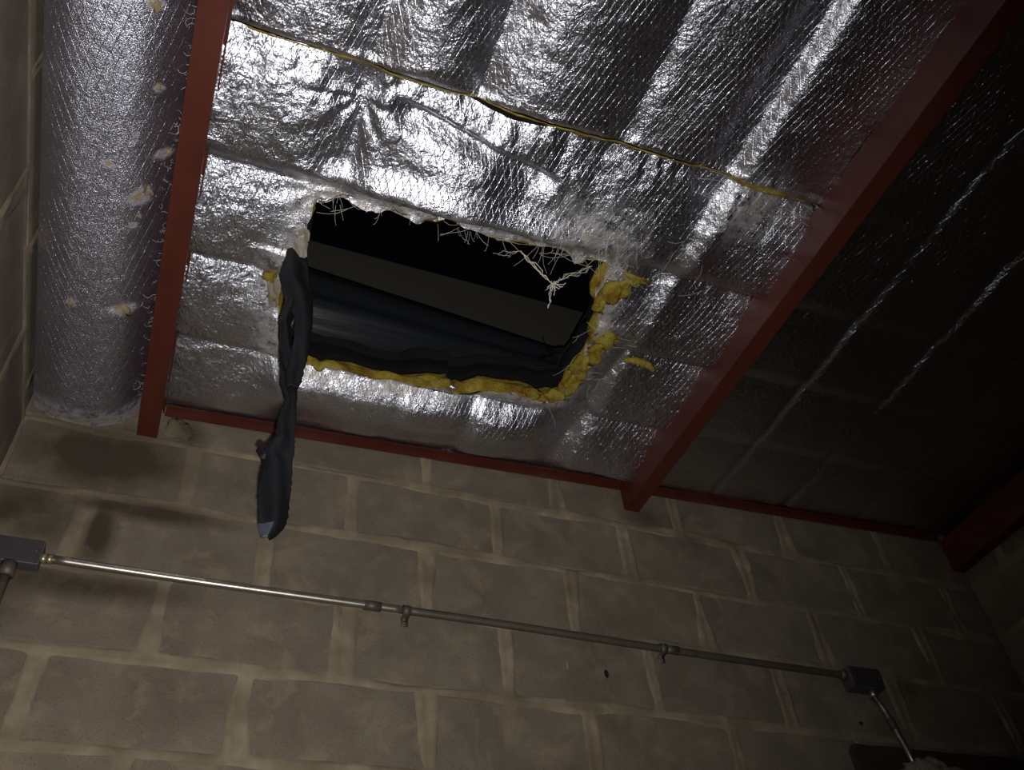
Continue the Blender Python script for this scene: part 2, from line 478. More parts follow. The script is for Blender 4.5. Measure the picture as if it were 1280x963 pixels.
def inside(poly, X, Y):
    c = np.zeros(X.shape, bool); n = len(poly); j = n - 1
    for i in range(n):
        xi, yi = poly[i]; xj, yj = poly[j]
        m = ((yi > Y) != (yj > Y)) & (X < (xj - xi) * (Y - yi) / (yj - yi + 1e-12) + xi)
        c ^= m; j = i
    return c

def nearest(poly, X, Y):
    """distance and nearest point on the polygon edges"""
    bd = np.full(X.shape, 1e9); bx = np.zeros(X.shape); by = np.zeros(X.shape)
    n = len(poly)
    for i in range(n):
        a = poly[i]; b = poly[(i + 1) % n]; d = b - a; L = d @ d + 1e-12
        t = np.clip(((X - a[0]) * d[0] + (Y - a[1]) * d[1]) / L, 0, 1)
        px = a[0] + t * d[0]; py = a[1] + t * d[1]
        D = np.hypot(X - px, Y - py); m = D < bd
        bd = np.where(m, D, bd); bx = np.where(m, px, bx); by = np.where(m, py, by)
    return bd, bx, by

# ================================================================== foil faced insulation blankets
FOLD_Y = [0.0, -0.26, -0.515, -0.77, -1.045, -1.24, -1.50, -1.76, -2.02, -2.28, -2.54, -2.80, -3.06, -3.32, -3.58, -3.84, -4.10, -4.36, -4.62]
def pillow(Y, amp, seed, X):
    """quilted sag between the cross folds: dives quickly on the side nearer the wall of each fold"""
    z = np.zeros_like(Y)
    Yw = Y + 0.012 * vn(X * 5, Y * 3, seed + 77)
    for a, b in zip(FOLD_Y[:-1], FOLD_Y[1:]):
        m = (Yw <= a) & (Yw > b)
        t = (Yw - b) / (a - b)
        s = np.where(t < 0.84, np.sin(t / 0.84 * math.pi / 2) ** 0.85, np.cos((t - 0.84) / 0.16 * math.pi / 2))
        s = np.maximum(s, 0)
        ww = min(1.0, (a - b) / 0.26)
        z = np.where(m, -amp * ww * s, z)
    return z

def long_creases(X, Y, cs, seed):
    z = np.zeros_like(X)
    for x0, dep, w, lo, hi in cs:
        xx = x0 + 0.012 * vn(Y * 4, Y * 0 + x0, seed) + 0.004 * vn(Y * 22, Y * 0, seed + 1)
        d = X - xx
        mask = sstep(lo - 0.03, lo + 0.03, Y) * (1 - sstep(hi - 0.03, hi + 0.03, Y))
        # the sheet rises into the crease from the left, then dives on its right
        z += mask * dep * (1 + 1.3 * vn(Y * 5, Y * 0 + x0 * 9, seed + 2)) * np.where(d < 0, np.exp(-(d / (w * 1.6)) ** 2), np.exp(-(d / (w * 0.75)) ** 2))
    return z

def seg_dist(X, Y, a, b):
    d = np.array(b) - np.array(a); L = d @ d
    t = ((X - a[0]) * d[0] + (Y - a[1]) * d[1]) / L
    tc = np.clip(t, 0, 1)
    s = ((X - a[0]) * (-d[1]) + (Y - a[1]) * d[0]) / math.sqrt(L)
    return np.hypot(X - a[0] - tc * d[0], Y - a[1] - tc * d[1]), s, tc

def wrinkles(X, Y, seed, k=1.0):
    wx = X + 0.03 * fbm(X * 5, Y * 5, seed + 20, 3); wy = Y + 0.03 * fbm(X * 5 + 9, Y * 5, seed + 21, 3)
    z = 0.0075 * k * fbm(wx * 6, wy * 6, seed, 4)
    z += 0.0013 * k * ridged(wx * 24, wy * 20, seed + 8, 3)
    # gathers that run away from the cross folds
    dmin = np.full(X.shape, 9.0)
    for f in FOLD_Y[:8]: dmin = np.minimum(dmin, np.abs(Y - f - 0.02))
    z += 0.0030 * k * ridged(wx * 15, wy * 4, seed + 15, 2) * np.exp(-(dmin / 0.05) ** 2)
    return z

def foil_height(X, Y, which):
    if which == 'middle':
        near = sstep(-1.05, -1.075, Y)
        z = base_z(X) + pillow(Y, 0.046, 5, X) * (0.85 + 0.7 * vn(X * 6, Y * 2, 31)) * (1 - 0.93 * near)
        # beyond the seam the sheet sags between lengthwise creases instead
        cr = [-0.52, -0.235, -0.02, 0.30, 0.565, 0.87]
        Xw = X + 0.014 * vn(Y * 5, X * 2, 93)
        for a, b, am, pk in zip(cr[:-1], cr[1:], (0.022, 0.036, 0.042, 0.008, 0.016), (0.6, 0.5, 0.42, 0.5, 0.16)):
            t = np.clip((Xw - a) / (b - a), 0, 1)
            q = np.where(t < pk, np.sin(t / pk * math.pi / 2), np.cos((t - pk) / (1 - pk) * math.pi / 2))
            z = z - am * near * np.maximum(q, 0) * ((Xw >= a) & (Xw < b))
        z = base_z(X) + (z - base_z(X)) * (1 - sstep(-0.075, -0.015, Y))
        z += long_creases(X, Y, [(0.565, 0.022, 0.034, -1.9, -0.05), (-0.235, 0.016, 0.04, -1.04, -0.82),
                                 (0.30, 0.004, 0.03, -1.9, -0.80), (0.26, 0.012, 0.02, -0.28, 0), (0.06, 0.008, 0.02, -0.25, 0)], 60)
        k = 0.55 + 0.75 * sstep(-0.8, -1.0, Y) * (1 - sstep(-1.06, -1.1, Y)) - 0.25 * sstep(0.15, 0.4, X) * (Y < -1.05)
        z += wrinkles(X, Y, 100, k)
        # star crumple above the left corner of the hole
        d = np.hypot(X + 0.24, Y + 0.98); a = np.arctan2(Y + 0.98, X + 0.24)
        z += 0.003 * np.sin(a * 9 + 3 * vn(a * 3, d * 12, 4)) * np.exp(-(d / 0.13) ** 2) * sstep(0, 0.03, d)
        d = np.hypot(X + 0.28, Y + 0.75); a = np.arctan2(Y + 0.75, X + 0.28)
        z += 0.002 * np.sin(a * 7) * np.exp(-(d / 0.10) ** 2) * sstep(0, 0.03, d)
        # long tuck below the seam
        dd, s, t = seg_dist(X, Y, (-0.20, -1.005), (0.22, -0.925))
        z += 0.022 * np.exp(-(np.minimum(s, 0) / 0.008) ** 2 - (np.maximum(s, 0) / 0.035) ** 2) * (dd < 0.1) * np.exp(-(np.maximum(dd - np.abs(s), 0) / 0.03) ** 2) * sstep(0, .15, t) * (1 - sstep(.85, 1, t))
        z = np.minimum(z, base_z(X) + 0.010 + 0.25 * np.maximum(z - base_z(X) - 0.010, 0))
        # a second sag right of the hole
        dd, s, t = seg_dist(X, Y, (0.62, -1.02), (0.55, -0.40))
        z += -0.012 * np.exp(-(dd / 0.035) ** 2)
        z -= 0.036 * sstep(-0.285, -0.20, Y) * (1 - sstep(-0.17, -0.06, Y)) * sstep(-0.35, -0.2, X) * (1 - sstep(0.42, 0.52, X)) * (1 + 0.8 * vn(X * 9, X * 0, 67))
        z -= 0.024 * np.exp(-((Y + 0.805 + 0.02 * vn(X * 4, X * 0, 66)) / 0.038) ** 2) * sstep(-0.24, -0.15, X) * (1 - sstep(0.25, 0.42, X))
    elif which == 'left':
        t = (X - XL) / (-0.545 - XL)
        z = -0.012 + 0.060 * np.clip(1 - t / 0.42, 0, 1) ** 2.4 + 0.107 * np.clip((t - 0.52) / 0.48, 0, 1) ** 2.3
        z = z + 0.002 * fbm(X * 12, Y * 6, 70, 3) + 0.0006 * ridged(X * 50, Y * 30, 71, 2) + 0.006 * vn(Y * 3, X * 2, 72)
        z = z + 0.030 * sstep(-0.06, 0.0, Y) * (1 - t) * t * 2
        d = np.abs(Y + 0.40 - 0.06 * (X + 0.6)); z = z + 0.006 * np.exp(-(d / 0.006) ** 2) * sstep(-0.66, -0.62, X)
    else:
        z = base_z(X) + pillow(Y, 0.008, 9, X)
        z += long_creases(X, Y, [(1.15, 0.0065, 0.011, -4, -0.02), (1.43, 0.0085, 0.012, -4, -0.02), (1.72, 0.004, 0.010, -4, 0), (1.98, 0.003, 0.010, -4, 0)], 61)
        z += wrinkles(X, Y, 200, 0.35)
        z -= 0.02 * sstep(0.97, 0.87, X) * 0.5
    return z

def blanket_mesh(name, xs, ys, which, mat, hole=None, yedge=None):
    X, Y, Q = grid(xs, ys)
    if yedge is not None: X, Y = yedge(X, Y)
    dirt = np.zeros(X.shape)
    if hole is not None:
        ins = inside(hole, X, Y)
        near = (X > -0.45) & (X < 0.62) & (Y > -0.92) & (Y < -0.1)
        D = np.full(X.shape, 9.0); NX = X.copy(); NY = Y.copy()
        d, px, py = nearest(hole, X[near], Y[near]); D[near] = d; NX[near] = px; NY[near] = py
        q = Q.reshape(-1, 4); insf = ins.ravel()
        cnt = insf[q].sum(1)
        mixed = q[(cnt > 0) & (cnt < 4)]
        snap = np.zeros(X.size, bool); snap[mixed.ravel()] = True
        snap &= insf
        X = np.where(snap.reshape(X.shape), NX, X); Y = np.where(snap.reshape(X.shape), NY, Y)
        Q = q[cnt < 4]
        D = np.where(ins, 0, D)
        dirt = np.exp(-(D / 0.045) ** 2)
        dirt *= np.where(X > 0.2, 1.0, 0.75)
    Z = foil_height(X, Y, which)
    if hole is not None:
        lip = np.exp(-(D / 0.012) ** 2) * vn(X * 30, Y * 30, 8) * 0.012
        Z = Z + lip
        Z -= 0.012 * np.exp(-(D / 0.05) ** 2) * (Y > -0.6)
    if which == 'left':
        for cx, cy, r in ((-.612,-1.08,.02),(-.594,-.924,.012),(-.605,-.685,.03),(-.575,-.778,.02),(-.609,-.62,.012),(-.71,-.396,.016),(-.61,-.395,.035),(-.60,-.70,.02),(-.66,-.76,.014),(-.62,-.83,.008)):
            dirt = np.maximum(dirt, 1.6 * np.exp(-(np.hypot((X - cx), (Y - cy) * 1.3) / (r * 0.6)) ** 4))
        dirt = np.maximum(dirt, 1.3 * sstep(-0.09, -0.0, Y + 0.02 * vn(X * 20, Y * 8, 3)))
    if which == 'middle':
        dirt = np.maximum(dirt, 0.8 * np.exp(-(np.hypot(X - 0.33, (Y + 0.83) * 1.4) / 0.10) ** 2))
        dirt = np.maximum(dirt, 0.8 * np.exp(-(np.hypot(X - 0.66, (Y + 1.0)) / 0.07) ** 2))
    V = np.stack([X.ravel(), Y.ravel(), Z.ravel()], 1)
    used = np.unique(Q); remap = -np.ones(len(V), int); remap[used] = np.arange(len(used))
    me = fast_mesh(name, V[used], remap[Q], mat)
    at = me.attributes.new('dirt', 'FLOAT', 'POINT')
    at.data.foreach_set('value', dirt.ravel()[used].astype(np.float32))
    return me

step = 0.005
# left strip
bl = tag(empty('insulation_blanket', (-0.68, -0.6, 0.02)), 'narrow bulging silver foil insulation strip between the left block wall and the first red purlin', 'insulation', 'foil faced insulation blankets')
ysL = np.concatenate([np.arange(-4.5, -1.5, 0.05), np.arange(-1.5, 0.0, step * 1.2)]); ysL[-1] = -0.004
child('foil_facing', blanket_mesh('foil_facing', np.append(np.arange(XL + 0.012, -0.550, step), -0.548), ysL, 'left', M['foil_smooth']), bl)

# middle bay, far sheet with the hole
bm_ = tag(empty('insulation_blanket', (0.15, -0.5, 0.12)), 'crumpled silver foil insulation sheet with the torn rectangular hole in it', 'insulation', 'foil faced insulation blankets')
def far_edge(X, Y):
    e = -1.050 + 0.003 * fbm(X * 6, X * 0, 90, 4) + 0.020 * np.exp(-((X - 0.06) / 0.09) ** 2)
    t = (Y + 1.045) / 0.06
    return X, np.where(t < 1, e + t * (-1.045 + 0.06 - e), Y)
xsM = np.append(np.arange(-0.515, 0.868, step), 0.868)
ysM = np.append(np.arange(-1.045, -0.006, step), -0.006)
child('foil_facing', blanket_mesh('foil_facing', xsM, ysM, 'middle', M['foil'], HOLEF, far_edge), bm_)

# middle bay, near sheet beyond the yellow seam
bn = tag(empty('insulation_blanket', (0.15, -1.5, 0.12)), 'unbroken silver foil insulation sheet on the other side of the yellow seam from the hole', 'insulation', 'foil faced insulation blankets')
ysN = np.concatenate([np.arange(-4.5, -1.75, 0.04), np.arange(-1.75, -1.056, step)]); ysN[-1] = -1.056
child('foil_facing', blanket_mesh('foil_facing', xsM, ysN, 'middle', M['foil']), bn)

# right bay
br = tag(empty('insulation_blanket', (1.5, -0.8, 0.15)), 'dark wide foil insulation sheet between the middle red purlin and the right wall purlin', 'insulation', 'foil faced insulation blankets')
ysR = np.concatenate([np.arange(-4.5, -1.6, 0.05), np.arange(-1.6, -0.006, 0.007)]); ysR[-1] = -0.006
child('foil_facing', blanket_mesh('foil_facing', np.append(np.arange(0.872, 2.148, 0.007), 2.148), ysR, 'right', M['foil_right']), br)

# wool line in the seam
pts = []
for x in np.arange(-0.47, 0.80, 0.012):
    y = -1.052 + 0.004 * float(fbm(x * 14, x * 0, 33, 3)) - 0.002
    z = float(foil_height(np.array([x]), np.array([-1.062]), 'middle')[0]) + 0.001
    r = 0.0014 + 0.0020 * float(vn(x * 20, 0, 35)) + (0.003 if 0.58 < x < 0.72 else 0)
    pts.append((x, y, z, max(0.0014, r)))
child('wool_seam', tube_mesh([pts], 0.003, M['wool'], 7, name='wool_seam'), bn)

# wool cut face around the hole, from the foil up to the deck
def wool_ring():
    pl = HOLEF[::2]; n = len(pl); rows = 9; V = []; F = []
    for i, (x, y) in enumerate(pl):
        a = pl[i - 1]; b = pl[(i + 1) % n]; t = np.array(b) - np.array(a); t = t / (np.linalg.norm(t) + 1e-9)
        out = np.array([t[1], -t[0]]);
        if out @ (np.array([x, y]) - HC) < 0: out = -out
        for r in range(rows):
            h = r / (rows - 1)
            zb_ = min(base_z(x) - 0.004, float(foil_height(np.array([x]), np.array([y]), 'middle')[0]) - (0.005 if y > -0.6 else 0)); zz = zb_ + h * (base_z(x) + 0.015 + 0.012 * float(vn(x * 12, y * 12, 71)) - zb_)
            inn = 0.006 - 0.020 * math.sin(math.pi * min(1, h * 1.25)) * (0.5 + float(vn(x * 14 + i * .01, y * 14, 44)) * 1.6)
            inn += 0.010 * float(vn(i * 0.9, r * 0.9, 45))
            p = np.array([x, y]) + out * inn
            V.append((p[0], p[1], zz))
        V.append((x + out[0] * 0.05, y + out[1] * 0.05, base_z(x) + 0.022))
    R = rows + 1
    for i in range(n):
        j = (i + 1) % n
        for r in range(R - 1): F.append((i * R + r, j * R + r, j * R + r + 1, i * R + r + 1))
    return mesh_data('wool_edge', V, F, M['wool'], True)
child('wool_edge', wool_ring(), bm_)

# separate tufts of wool pulled out round the hole
TUFTS = [  # x, y, z, rx, ry, rz, seed
 (0.452, -0.700, 0.112, 0.026, 0.045, 0.016, 1), (0.487, -0.748, 0.116, 0.030, 0.014, 0.010, 2), (0.434, -0.655, 0.110, 0.012, 0.016, 0.010, 3),
 (0.500, -0.560, 0.112, 0.026, 0.018, 0.012, 4), (0.487, -0.515, 0.110, 0.022, 0.030, 0.012, 5), (0.480, -0.455, 0.112, 0.020, 0.035, 0.014, 6),
 (0.476, -0.395, 0.112, 0.017, 0.034, 0.014, 7), (0.455, -0.335, 0.112, 0.022, 0.020, 0.012, 8),
 (-0.322, -0.575, 0.090, 0.012, 0.024, 0.010, 11), (-0.325, -0.520, 0.092, 0.012, 0.020, 0.010, 12),
 (-0.312, -0.470, 0.090, 0.010, 0.018, 0.010, 13),
 (0.210, -0.297, 0.120, 0.034, 0.008, 0.010, 14), (0.128, -0.292, 0.120, 0.036, 0.006, 0.009, 15), (0.345, -0.323, 0.124, 0.022, 0.006, 0.009, 16),
 (0.40, -0.322, 0.120, 0.03, 0.010, 0.012, 20)]
for x, y, z, rx, ry, rz, sd in TUFTS:
    child('wool_tuft', lump_mesh(x, y, z, rx, ry, rz, M['wool'], sd, 0.9, 'wool_tuft', 3), bm_)
# curled tuft lying on the foil right of the hole
pts = []
for k in range(14):
    t = k / 13; pts.append((0.565 + 0.095 * t, -0.520 - 0.020 * math.sin(t * math.pi) + 0.012 * t, 0.100 - 0.012 * math.sin(t * 3), 0.0035 + 0.0065 * math.sin(math.pi * (0.15 + 0.85 * t) * 0.95) + 0.0015 * math.sin(k * 2.3)))
child('wool_tuft', tube_mesh([pts], 0.006, M['wool'], 8, name='wool_tuft'), bm_)
# small residues on the left strip
for x, y, r, sd in ((-.612,-1.08,.009,21),(-.594,-.924,.006,22),(-.567,-.778,.008,23),(-.590,-.70,.010,24),(-.600,-.64,.006,25),(-.71,-.396,.009,26),(-.606,-.392,.013,27)):
    z = float(foil_height(np.array([x]), np.array([y]), 'left')[0])
    child('glue_residue', lump_mesh(x, y, z - 0.001, r * .8, r, 0.003, M['residue'], sd, 0.9, 'wool_tuft', 2), bl)

# turned foil corner and paper flap by the hole's left corner
def flap(pts2, z0, name, mat, seed, nx=14, ny=14, parent=bm_):
    V = []; F = []
    a, b, c, d = [np.array(p) for p in pts2]
    for j in range(ny):
        for i in range(nx):
            u, v = i / (nx - 1), j / (ny - 1)
            p = (a * (1 - u) + b * u) * (1 - v) + (d * (1 - u) + c * u) * v
            e = 0.006 * float(vn(u * 9 + seed, v * 9, seed))
            V.append((p[0] + e, p[1] + e * .5, z0 + p[2] + 0.010 * float(fbm(u * 3, v * 3, seed, 3))))
    for j in range(ny - 1):
        for i in range(nx - 1):
            k = j * nx + i; F.append((k, k + 1, k + nx + 1, k + nx))
    return child(name, mesh_data(name, V, F, mat, True), parent)
flap([(-0.315, -0.650, 0.0), (-0.272, -0.670, -0.01), (-0.262, -0.610, -0.03), (-0.290, -0.600, -0.02)], 0.095, 'paper_flap', M['paper'], 5)
flap([(0.130, -0.300, 0.0), (0.190, -0.300, -0.004), (0.190, -0.268, 0.0), (0.13, -0.262, 0)], 0.106, 'foil_flap', M['foil'], 7)
flap([(-0.335, -0.52, 0.0), (-0.300, -0.52, -0.005), (-0.298, -0.44, -0.008), (-0.318, -0.43, 0)], 0.085, 'paper_flap', M['paper'], 9)

# loose scrim threads
def thread_paths(seed, n, where):
    rnd = random.Random(seed); out = []
    for _ in range(n):
        x, y, L, a, droop = where(rnd)
        z = float(foil_height(np.array([x]), np.array([y]), 'middle')[0]) - 0.003
        k = 9; bend = rnd.uniform(-0.8, 0.8); p = []
        cx, cy = x, y
        for i in range(k):
            t = i / (k - 1)
            zz = z - droop * math.sin(t * math.pi * (0.9 if droop < 0.02 else 0.55)) + rnd.uniform(-1, 1) * 0.0012
            p.append((cx, cy, zz))
            cx += math.cos(a + bend * t) * L / k; cy += math.sin(a + bend * t) * L / k
        out.append(p)
    return out
def on_top_edge(r):
    i = r.uniform(-0.26, 0.40); return i, -0.757 + r.uniform(-0.015, 0.006), r.uniform(0.03, 0.10), r.choice([0, math.pi]) + r.uniform(-0.5, 0.5), r.uniform(0.008, 0.03)
def hanging(r):
    i = r.choice([r.uniform(-0.22, 0.0), r.uniform(0.0, 0.12), r.uniform(0.05, 0.15)]); return i, -0.752, r.uniform(0.006, 0.02), r.uniform(0, 6.28), r.uniform(0.02, 0.06)
def around(r):
    return 0.42 + abs(r.gauss(0, 0.10)), r.uniform(-0.95, -0.20), r.uniform(0.03, 0.11), r.uniform(-2.2, 2.2), 0.004
def near_corner(r):
    return r.uniform(-0.33, -0.22), r.uniform(-0.80, -0.70), r.uniform(0.04, 0.09), r.uniform(0, 6.28), 0.006
def at_mesh(r):
    return r.uniform(0.2, 0.45), r.uniform(-0.93, -0.77), r.uniform(0.05, 0.12), math.radians(r.choice([75, 105, 60])) + r.uniform(-.2, .2), 0.003
def seam_end(r):
    return r.uniform(0.5, 0.80), r.uniform(-1.06, -0.99), r.uniform(0.05, 0.10), r.uniform(-0.5, 0.5), 0.003
TH = thread_paths(1, 26, on_top_edge) + thread_paths(2, 16, hanging) + thread_paths(3, 46, around) + thread_paths(4, 26, near_corner) + thread_paths(5, 50, at_mesh) + thread_paths(6, 22, seam_end)
o = child('scrim_thread', tube_mesh(TH, 0.00036, M['thread'], 3, name='scrim_thread', caps=False), bm_); tag(o, kind='stuff')
def jag(a, b, n, r, seed, amp=0.004):
    rnd = random.Random(seed); P = []
    for k in range(n + 1):
        t = k / n; w = math.sin(math.pi * t)
        P.append(tuple(a[i] + (b[i] - a[i]) * t + rnd.uniform(-amp, amp) * w for i in range(3)) + (r,))
    return P
web = []
A, K, B, D = (0.190, -0.745, 0.110), (0.258, -0.745, 0.012), (0.372, -0.748, 0.125), (0.238, -0.742, -0.075)
for s in range(4): web.append(jag(A, K, 10, 0.0009, s, 0.006))
for s in range(4): web.append(jag(K, B, 10, 0.0007, 10 + s, 0.012))
for s in range(3): web.append(jag(K, D, 8, 0.0008, 20 + s, 0.005))
for s in range(14):
    rr = random.Random(s + 40); e = (K[0] + rr.uniform(-.02, .03), K[1] + rr.uniform(-.01, .01), K[2] + rr.uniform(-.03, .02)); web.append(jag(K, e, 4, 0.0009, 60 + s, 0.006))
for s in range(4): web.append(jag((0.19, -0.745, 0.11), (0.12 + 0.012 * s, -0.745, 0.07), 6, 0.0005, 90 + s, 0.006))
child('thread_tangle', tube_mesh(web, 0.0008, M['thread'], 4, name='thread_tangle', caps=False), bm_)
# frayed threads along the left strip's edge by the purlin
fr = []
rnd = random.Random(12)
for _ in range(90):
    y = rnd.uniform(-1.2, -0.1); x = -0.553 + rnd.uniform(-0.012, 0.01); z = 0.045 + rnd.uniform(-0.02, 0.03)
    a = rnd.uniform(0, 6.28); L = rnd.uniform(0.005, 0.024)
    fr.append([(x + math.cos(a + 1.5 * t) * L * t, y + math.sin(a + 1.5 * t) * L * t, z - 0.01 * t * rnd.random()) for t in (0, .25, .5, .75, 1)])
o = child('scrim_thread', tube_mesh(fr, 0.0003, M['thread'], 3, name='scrim_thread', caps=False), bl); tag(o, kind='stuff')

# ================================================================== roof deck (ceiling) with the hole sawn through, felt edge
def deck():
    xs = np.arange(XL - 0.1, XR + 0.1, 0.0237); ys = np.append(np.arange(-4.6, -1.1, 0.1), np.arange(-1.1, -0.0, 0.012))
    ys[-1] = -0.004
    X, Y, Q = grid(xs, ys)
    hp = np.array([((x - HC[0]) * 1.02 + HC[0], (y - HC[1]) * 1.02 + HC[1]) for x, y in HOLE])
    ins = inside(hp, X, Y).ravel()
    q = Q[ins[Q].sum(1) < 4]
    d, px, py = nearest(hp, X.ravel(), Y.ravel())
    snap = np.zeros(X.size, bool); snap[q.ravel()] = True; snap &= ins
    Xf = np.where(snap, px, X.ravel()); Yf = np.where(snap, py, Y.ravel())
    rib = 0.012 * (np.abs(((Xf + 0.9) / 0.285) % 1 - 0.5) < 0.12)
    V = np.stack([Xf, Yf, deck_z(Xf) + rib], 1)
    V2 = V + np.array([0, 0, 0.012])
    used = np.unique(q); rm = -np.ones(len(V), int); rm[used] = np.arange(len(used)); qq = rm[q]
    me = fast_mesh('ceiling', np.vstack([V[used], V2[used]]), np.vstack([qq, qq[:, ::-1] + len(used)]), M['deck'])
    return me
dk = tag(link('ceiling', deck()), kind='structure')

def felt_edge():
    """torn black roofing felt round the opening, standing above and hanging into it"""
    pl = HOLEF[::2]; n = len(pl); V = []; F = []
    for i, (x, y) in enumerate(pl):
        o = np.array([x, y]) - HC; o = o / np.linalg.norm(o)
        lo = base_z(x) + 0.024 + 0.006 * float(vn(i * 0.7, 3, 5)); hi = base_z(x) + 0.052 + 0.012 * float(vn(i * 0.5, 8, 6)) + (0.03 if x > 0.38 else 0)
        right = 1.0 if x > 0.38 else 0.0
        inn = (-0.006 - 0.004 * right) + 0.010 * float(vn(i * 0.8, 1, 9))
        for z, k in ((lo, inn), ((lo + hi) / 2, inn + 0.004), (hi, inn + 0.012), (deck_z(x) + 0.006, 0.03)):
            V.append((x + o[0] * k, y + o[1] * k, z))
    for i in range(n):
        j = (i + 1) % n
        for r in range(3): F.append((i * 4 + r, j * 4 + r, j * 4 + r + 1, i * 4 + r + 1))
    return mesh_data('felt_edge', V, F, M['felt'], True)
link('felt_edge', felt_edge(), dk)

# ================================================================== black roll lying on the roof behind the hole
def roll():
    V = []; F = []; ns = 96; xs = list(np.arange(-0.55, 0.555, 0.018)); nx = len(xs)
    for i, x in enumerate(xs):
        t = (x + 0.27) / 0.80
        r = 0.150 - 0.045 * max(0, t)
        cz = deck_z(x) + r + 0.015 ; cy = -0.165
        for s in range(ns):
            a = 2 * math.pi * s / ns
            fold = 0.005 * math.sin(a * 9 + 0.5 * t) + 0.009 * float(fbm(a * 2.6, x * 0.5, 17, 3)) + 0.0012 * float(vn(a * 10, x * 6, 19))
            if s == ns - 1 or s == 0: fold = 0.0
            rr = r + fold
            V.append((x, cy + rr * math.cos(a), cz + rr * math.sin(a)))
    for i in range(nx - 1):
        for s in range(ns):
            a = i * ns + s; b = i * ns + (s + 1) % ns
            F.append((a, b, b + ns, a + ns))
    F.append(tuple(range(ns))); F.append(tuple(reversed(range((nx - 1) * ns, nx * ns))))
    return mesh_data('sheeting_roll', V, F, M['black_roll'], True)
rl = empty('sheeting_roll', (0.0, -0.165, deck_z(0) + 0.015))
tag(rl, 'glossy black plastic sheeting roll lying on the roof behind the hole', 'plastic roll')
child('rolled_sheet', roll(), rl)
# loose end drooping at the roll's right end
V = []; F = []
for j in range(16):
    for i in range(12):
        u, v = i / 11, j / 15
        V.append((0.44 + 0.10 * u + 0.015 * math.sin(v * 5), -0.34 + 0.02 * math.sin(u * 6 + v * 3) + 0.03 * u, deck_z(.5) + 0.10 * (1 - v) * (1 - 0.3 * u) + 0.006))
for j in range(15):
    for i in range(11):
        k = j * 12 + i; F.append((k, k + 1, k + 13, k + 12))
child('loose_end', mesh_data('loose_end', V, F, M['black_roll'], True), rl)

# ================================================================== black torn strip hanging from the hole's left edge
STA = [(-0.080,-0.293,-0.262),(-0.148,-0.297,-0.274),(-0.217,-0.288,-0.262),(-0.262,-0.285,-0.244),(-0.304,-0.278,-0.237),(-0.326,-0.277,-0.242),(-0.364,-0.262,-0.241),(-0.406,-0.269,-0.237),
 (-0.455,-0.268,-0.234),(-0.486,-0.279,-0.232),(-0.494,-0.290,-0.232),(-0.503,-0.286,-0.232),(-0.523,-0.281,-0.231),(-0.558,-0.282,-0.229),(-0.6,-0.279,-0.228),(-0.623,-0.275,-0.228),(-0.645,-0.273,-0.233),(-0.662,-0.270,-0.243),(-0.672,-0.264,-0.252)]
STB = [(0.175,-0.300,-0.282),(0.145,-0.304,-0.28),(0.065,-0.307,-0.262),(-0.01,-0.314,-0.246),(-0.051,-0.301,-0.237),(-0.094,-0.29,-0.235),(-0.137,-0.268,-0.232),(-0.209,-0.264,-0.233),(-0.256,-0.265,-0.234),(-0.302,-0.269,-0.237),(-0.335,-0.262,-0.242)]
def ribbon(rows, y0, seed, mat, z_hi=None, z_lo=None, name='strand', thick=0.0022, mat_tip=None, tip=0.0):
    rows = sorted(rows, key=lambda r: -r[0]); zs = [r[0] for r in rows]
    n = int((zs[0] - zs[-1]) / 0.004) + 1; m = 15; V = []; F = []; mi = []
    zz = np.linspace(zs[0], zs[-1], n)
    L = np.interp(-zz, [-z for z in zs], [r[1] for r in rows]); R = np.interp(-zz, [-z for z in zs], [r[2] for r in rows])
    for k in range(n):
        for i in range(m):
            u = i / (m - 1); z = zz[k]
            x = L[k] + (R[k] - L[k]) * u
            je = 0.0022 * float(vn(z * 160, i * 0.0 + (0 if u < .5 else 9), seed)) * (abs(u - 0.5) * 2)
            w = R[k] - L[k]
            y = y0 - 0.012 * math.sin(math.pi * u) * (0.6 + 0.8 * float(vn(z * 9, 2, seed))) + 0.5 * w * math.sin(u * 7 + z * 14 + seed) * 0.18 + 0.006 * float(fbm(np.array(u * 1.6 + z * 3), np.array(z * 12.0), seed + 3, 3))
            V.append((x + je, y, z + (0.004 * float(vn(u * 8, 1, seed)) if k in (0, n - 1) else 0)))
    for k in range(n - 1):
        for i in range(m - 1):
            q = k * m + i; F.append((q, q + 1, q + m + 1, q + m)); mi.append(zz[k] < tip_z(zs, tip) and i < 8)
    me = mesh_data(name, V, F, mat, True)
    if mat_tip:
        me.materials.append(mat_tip)
        for p, t in zip(me.polygons, mi): p.material_index = 1 if t else 0
    return me
def tip_z(zs, tip): return zs[-1] + tip
st = tag(empty('torn_membrane_strip', (-0.29, -0.60, 0.17)), 'long black torn membrane strip hanging down from the left edge of the hole', 'torn strip')
oA = child('strand', ribbon(STA, -0.595, 3, M['black_strip'], mat_tip=M['strip_tip'], tip=0.030), st)
oB = child('strand', ribbon(STB, -0.605, 8, M['black_strip']), st)
for o in (oA, oB):
    s = o.modifiers.new('thickness', 'SOLIDIFY'); s.thickness = 0.0022; s.offset = 0
child('ragged_ear', lump_mesh(-0.279, -0.598, -0.495, 0.010, 0.004, 0.010, M['black_strip'], 6, 1.2, 'ragged_ear', 3), st)
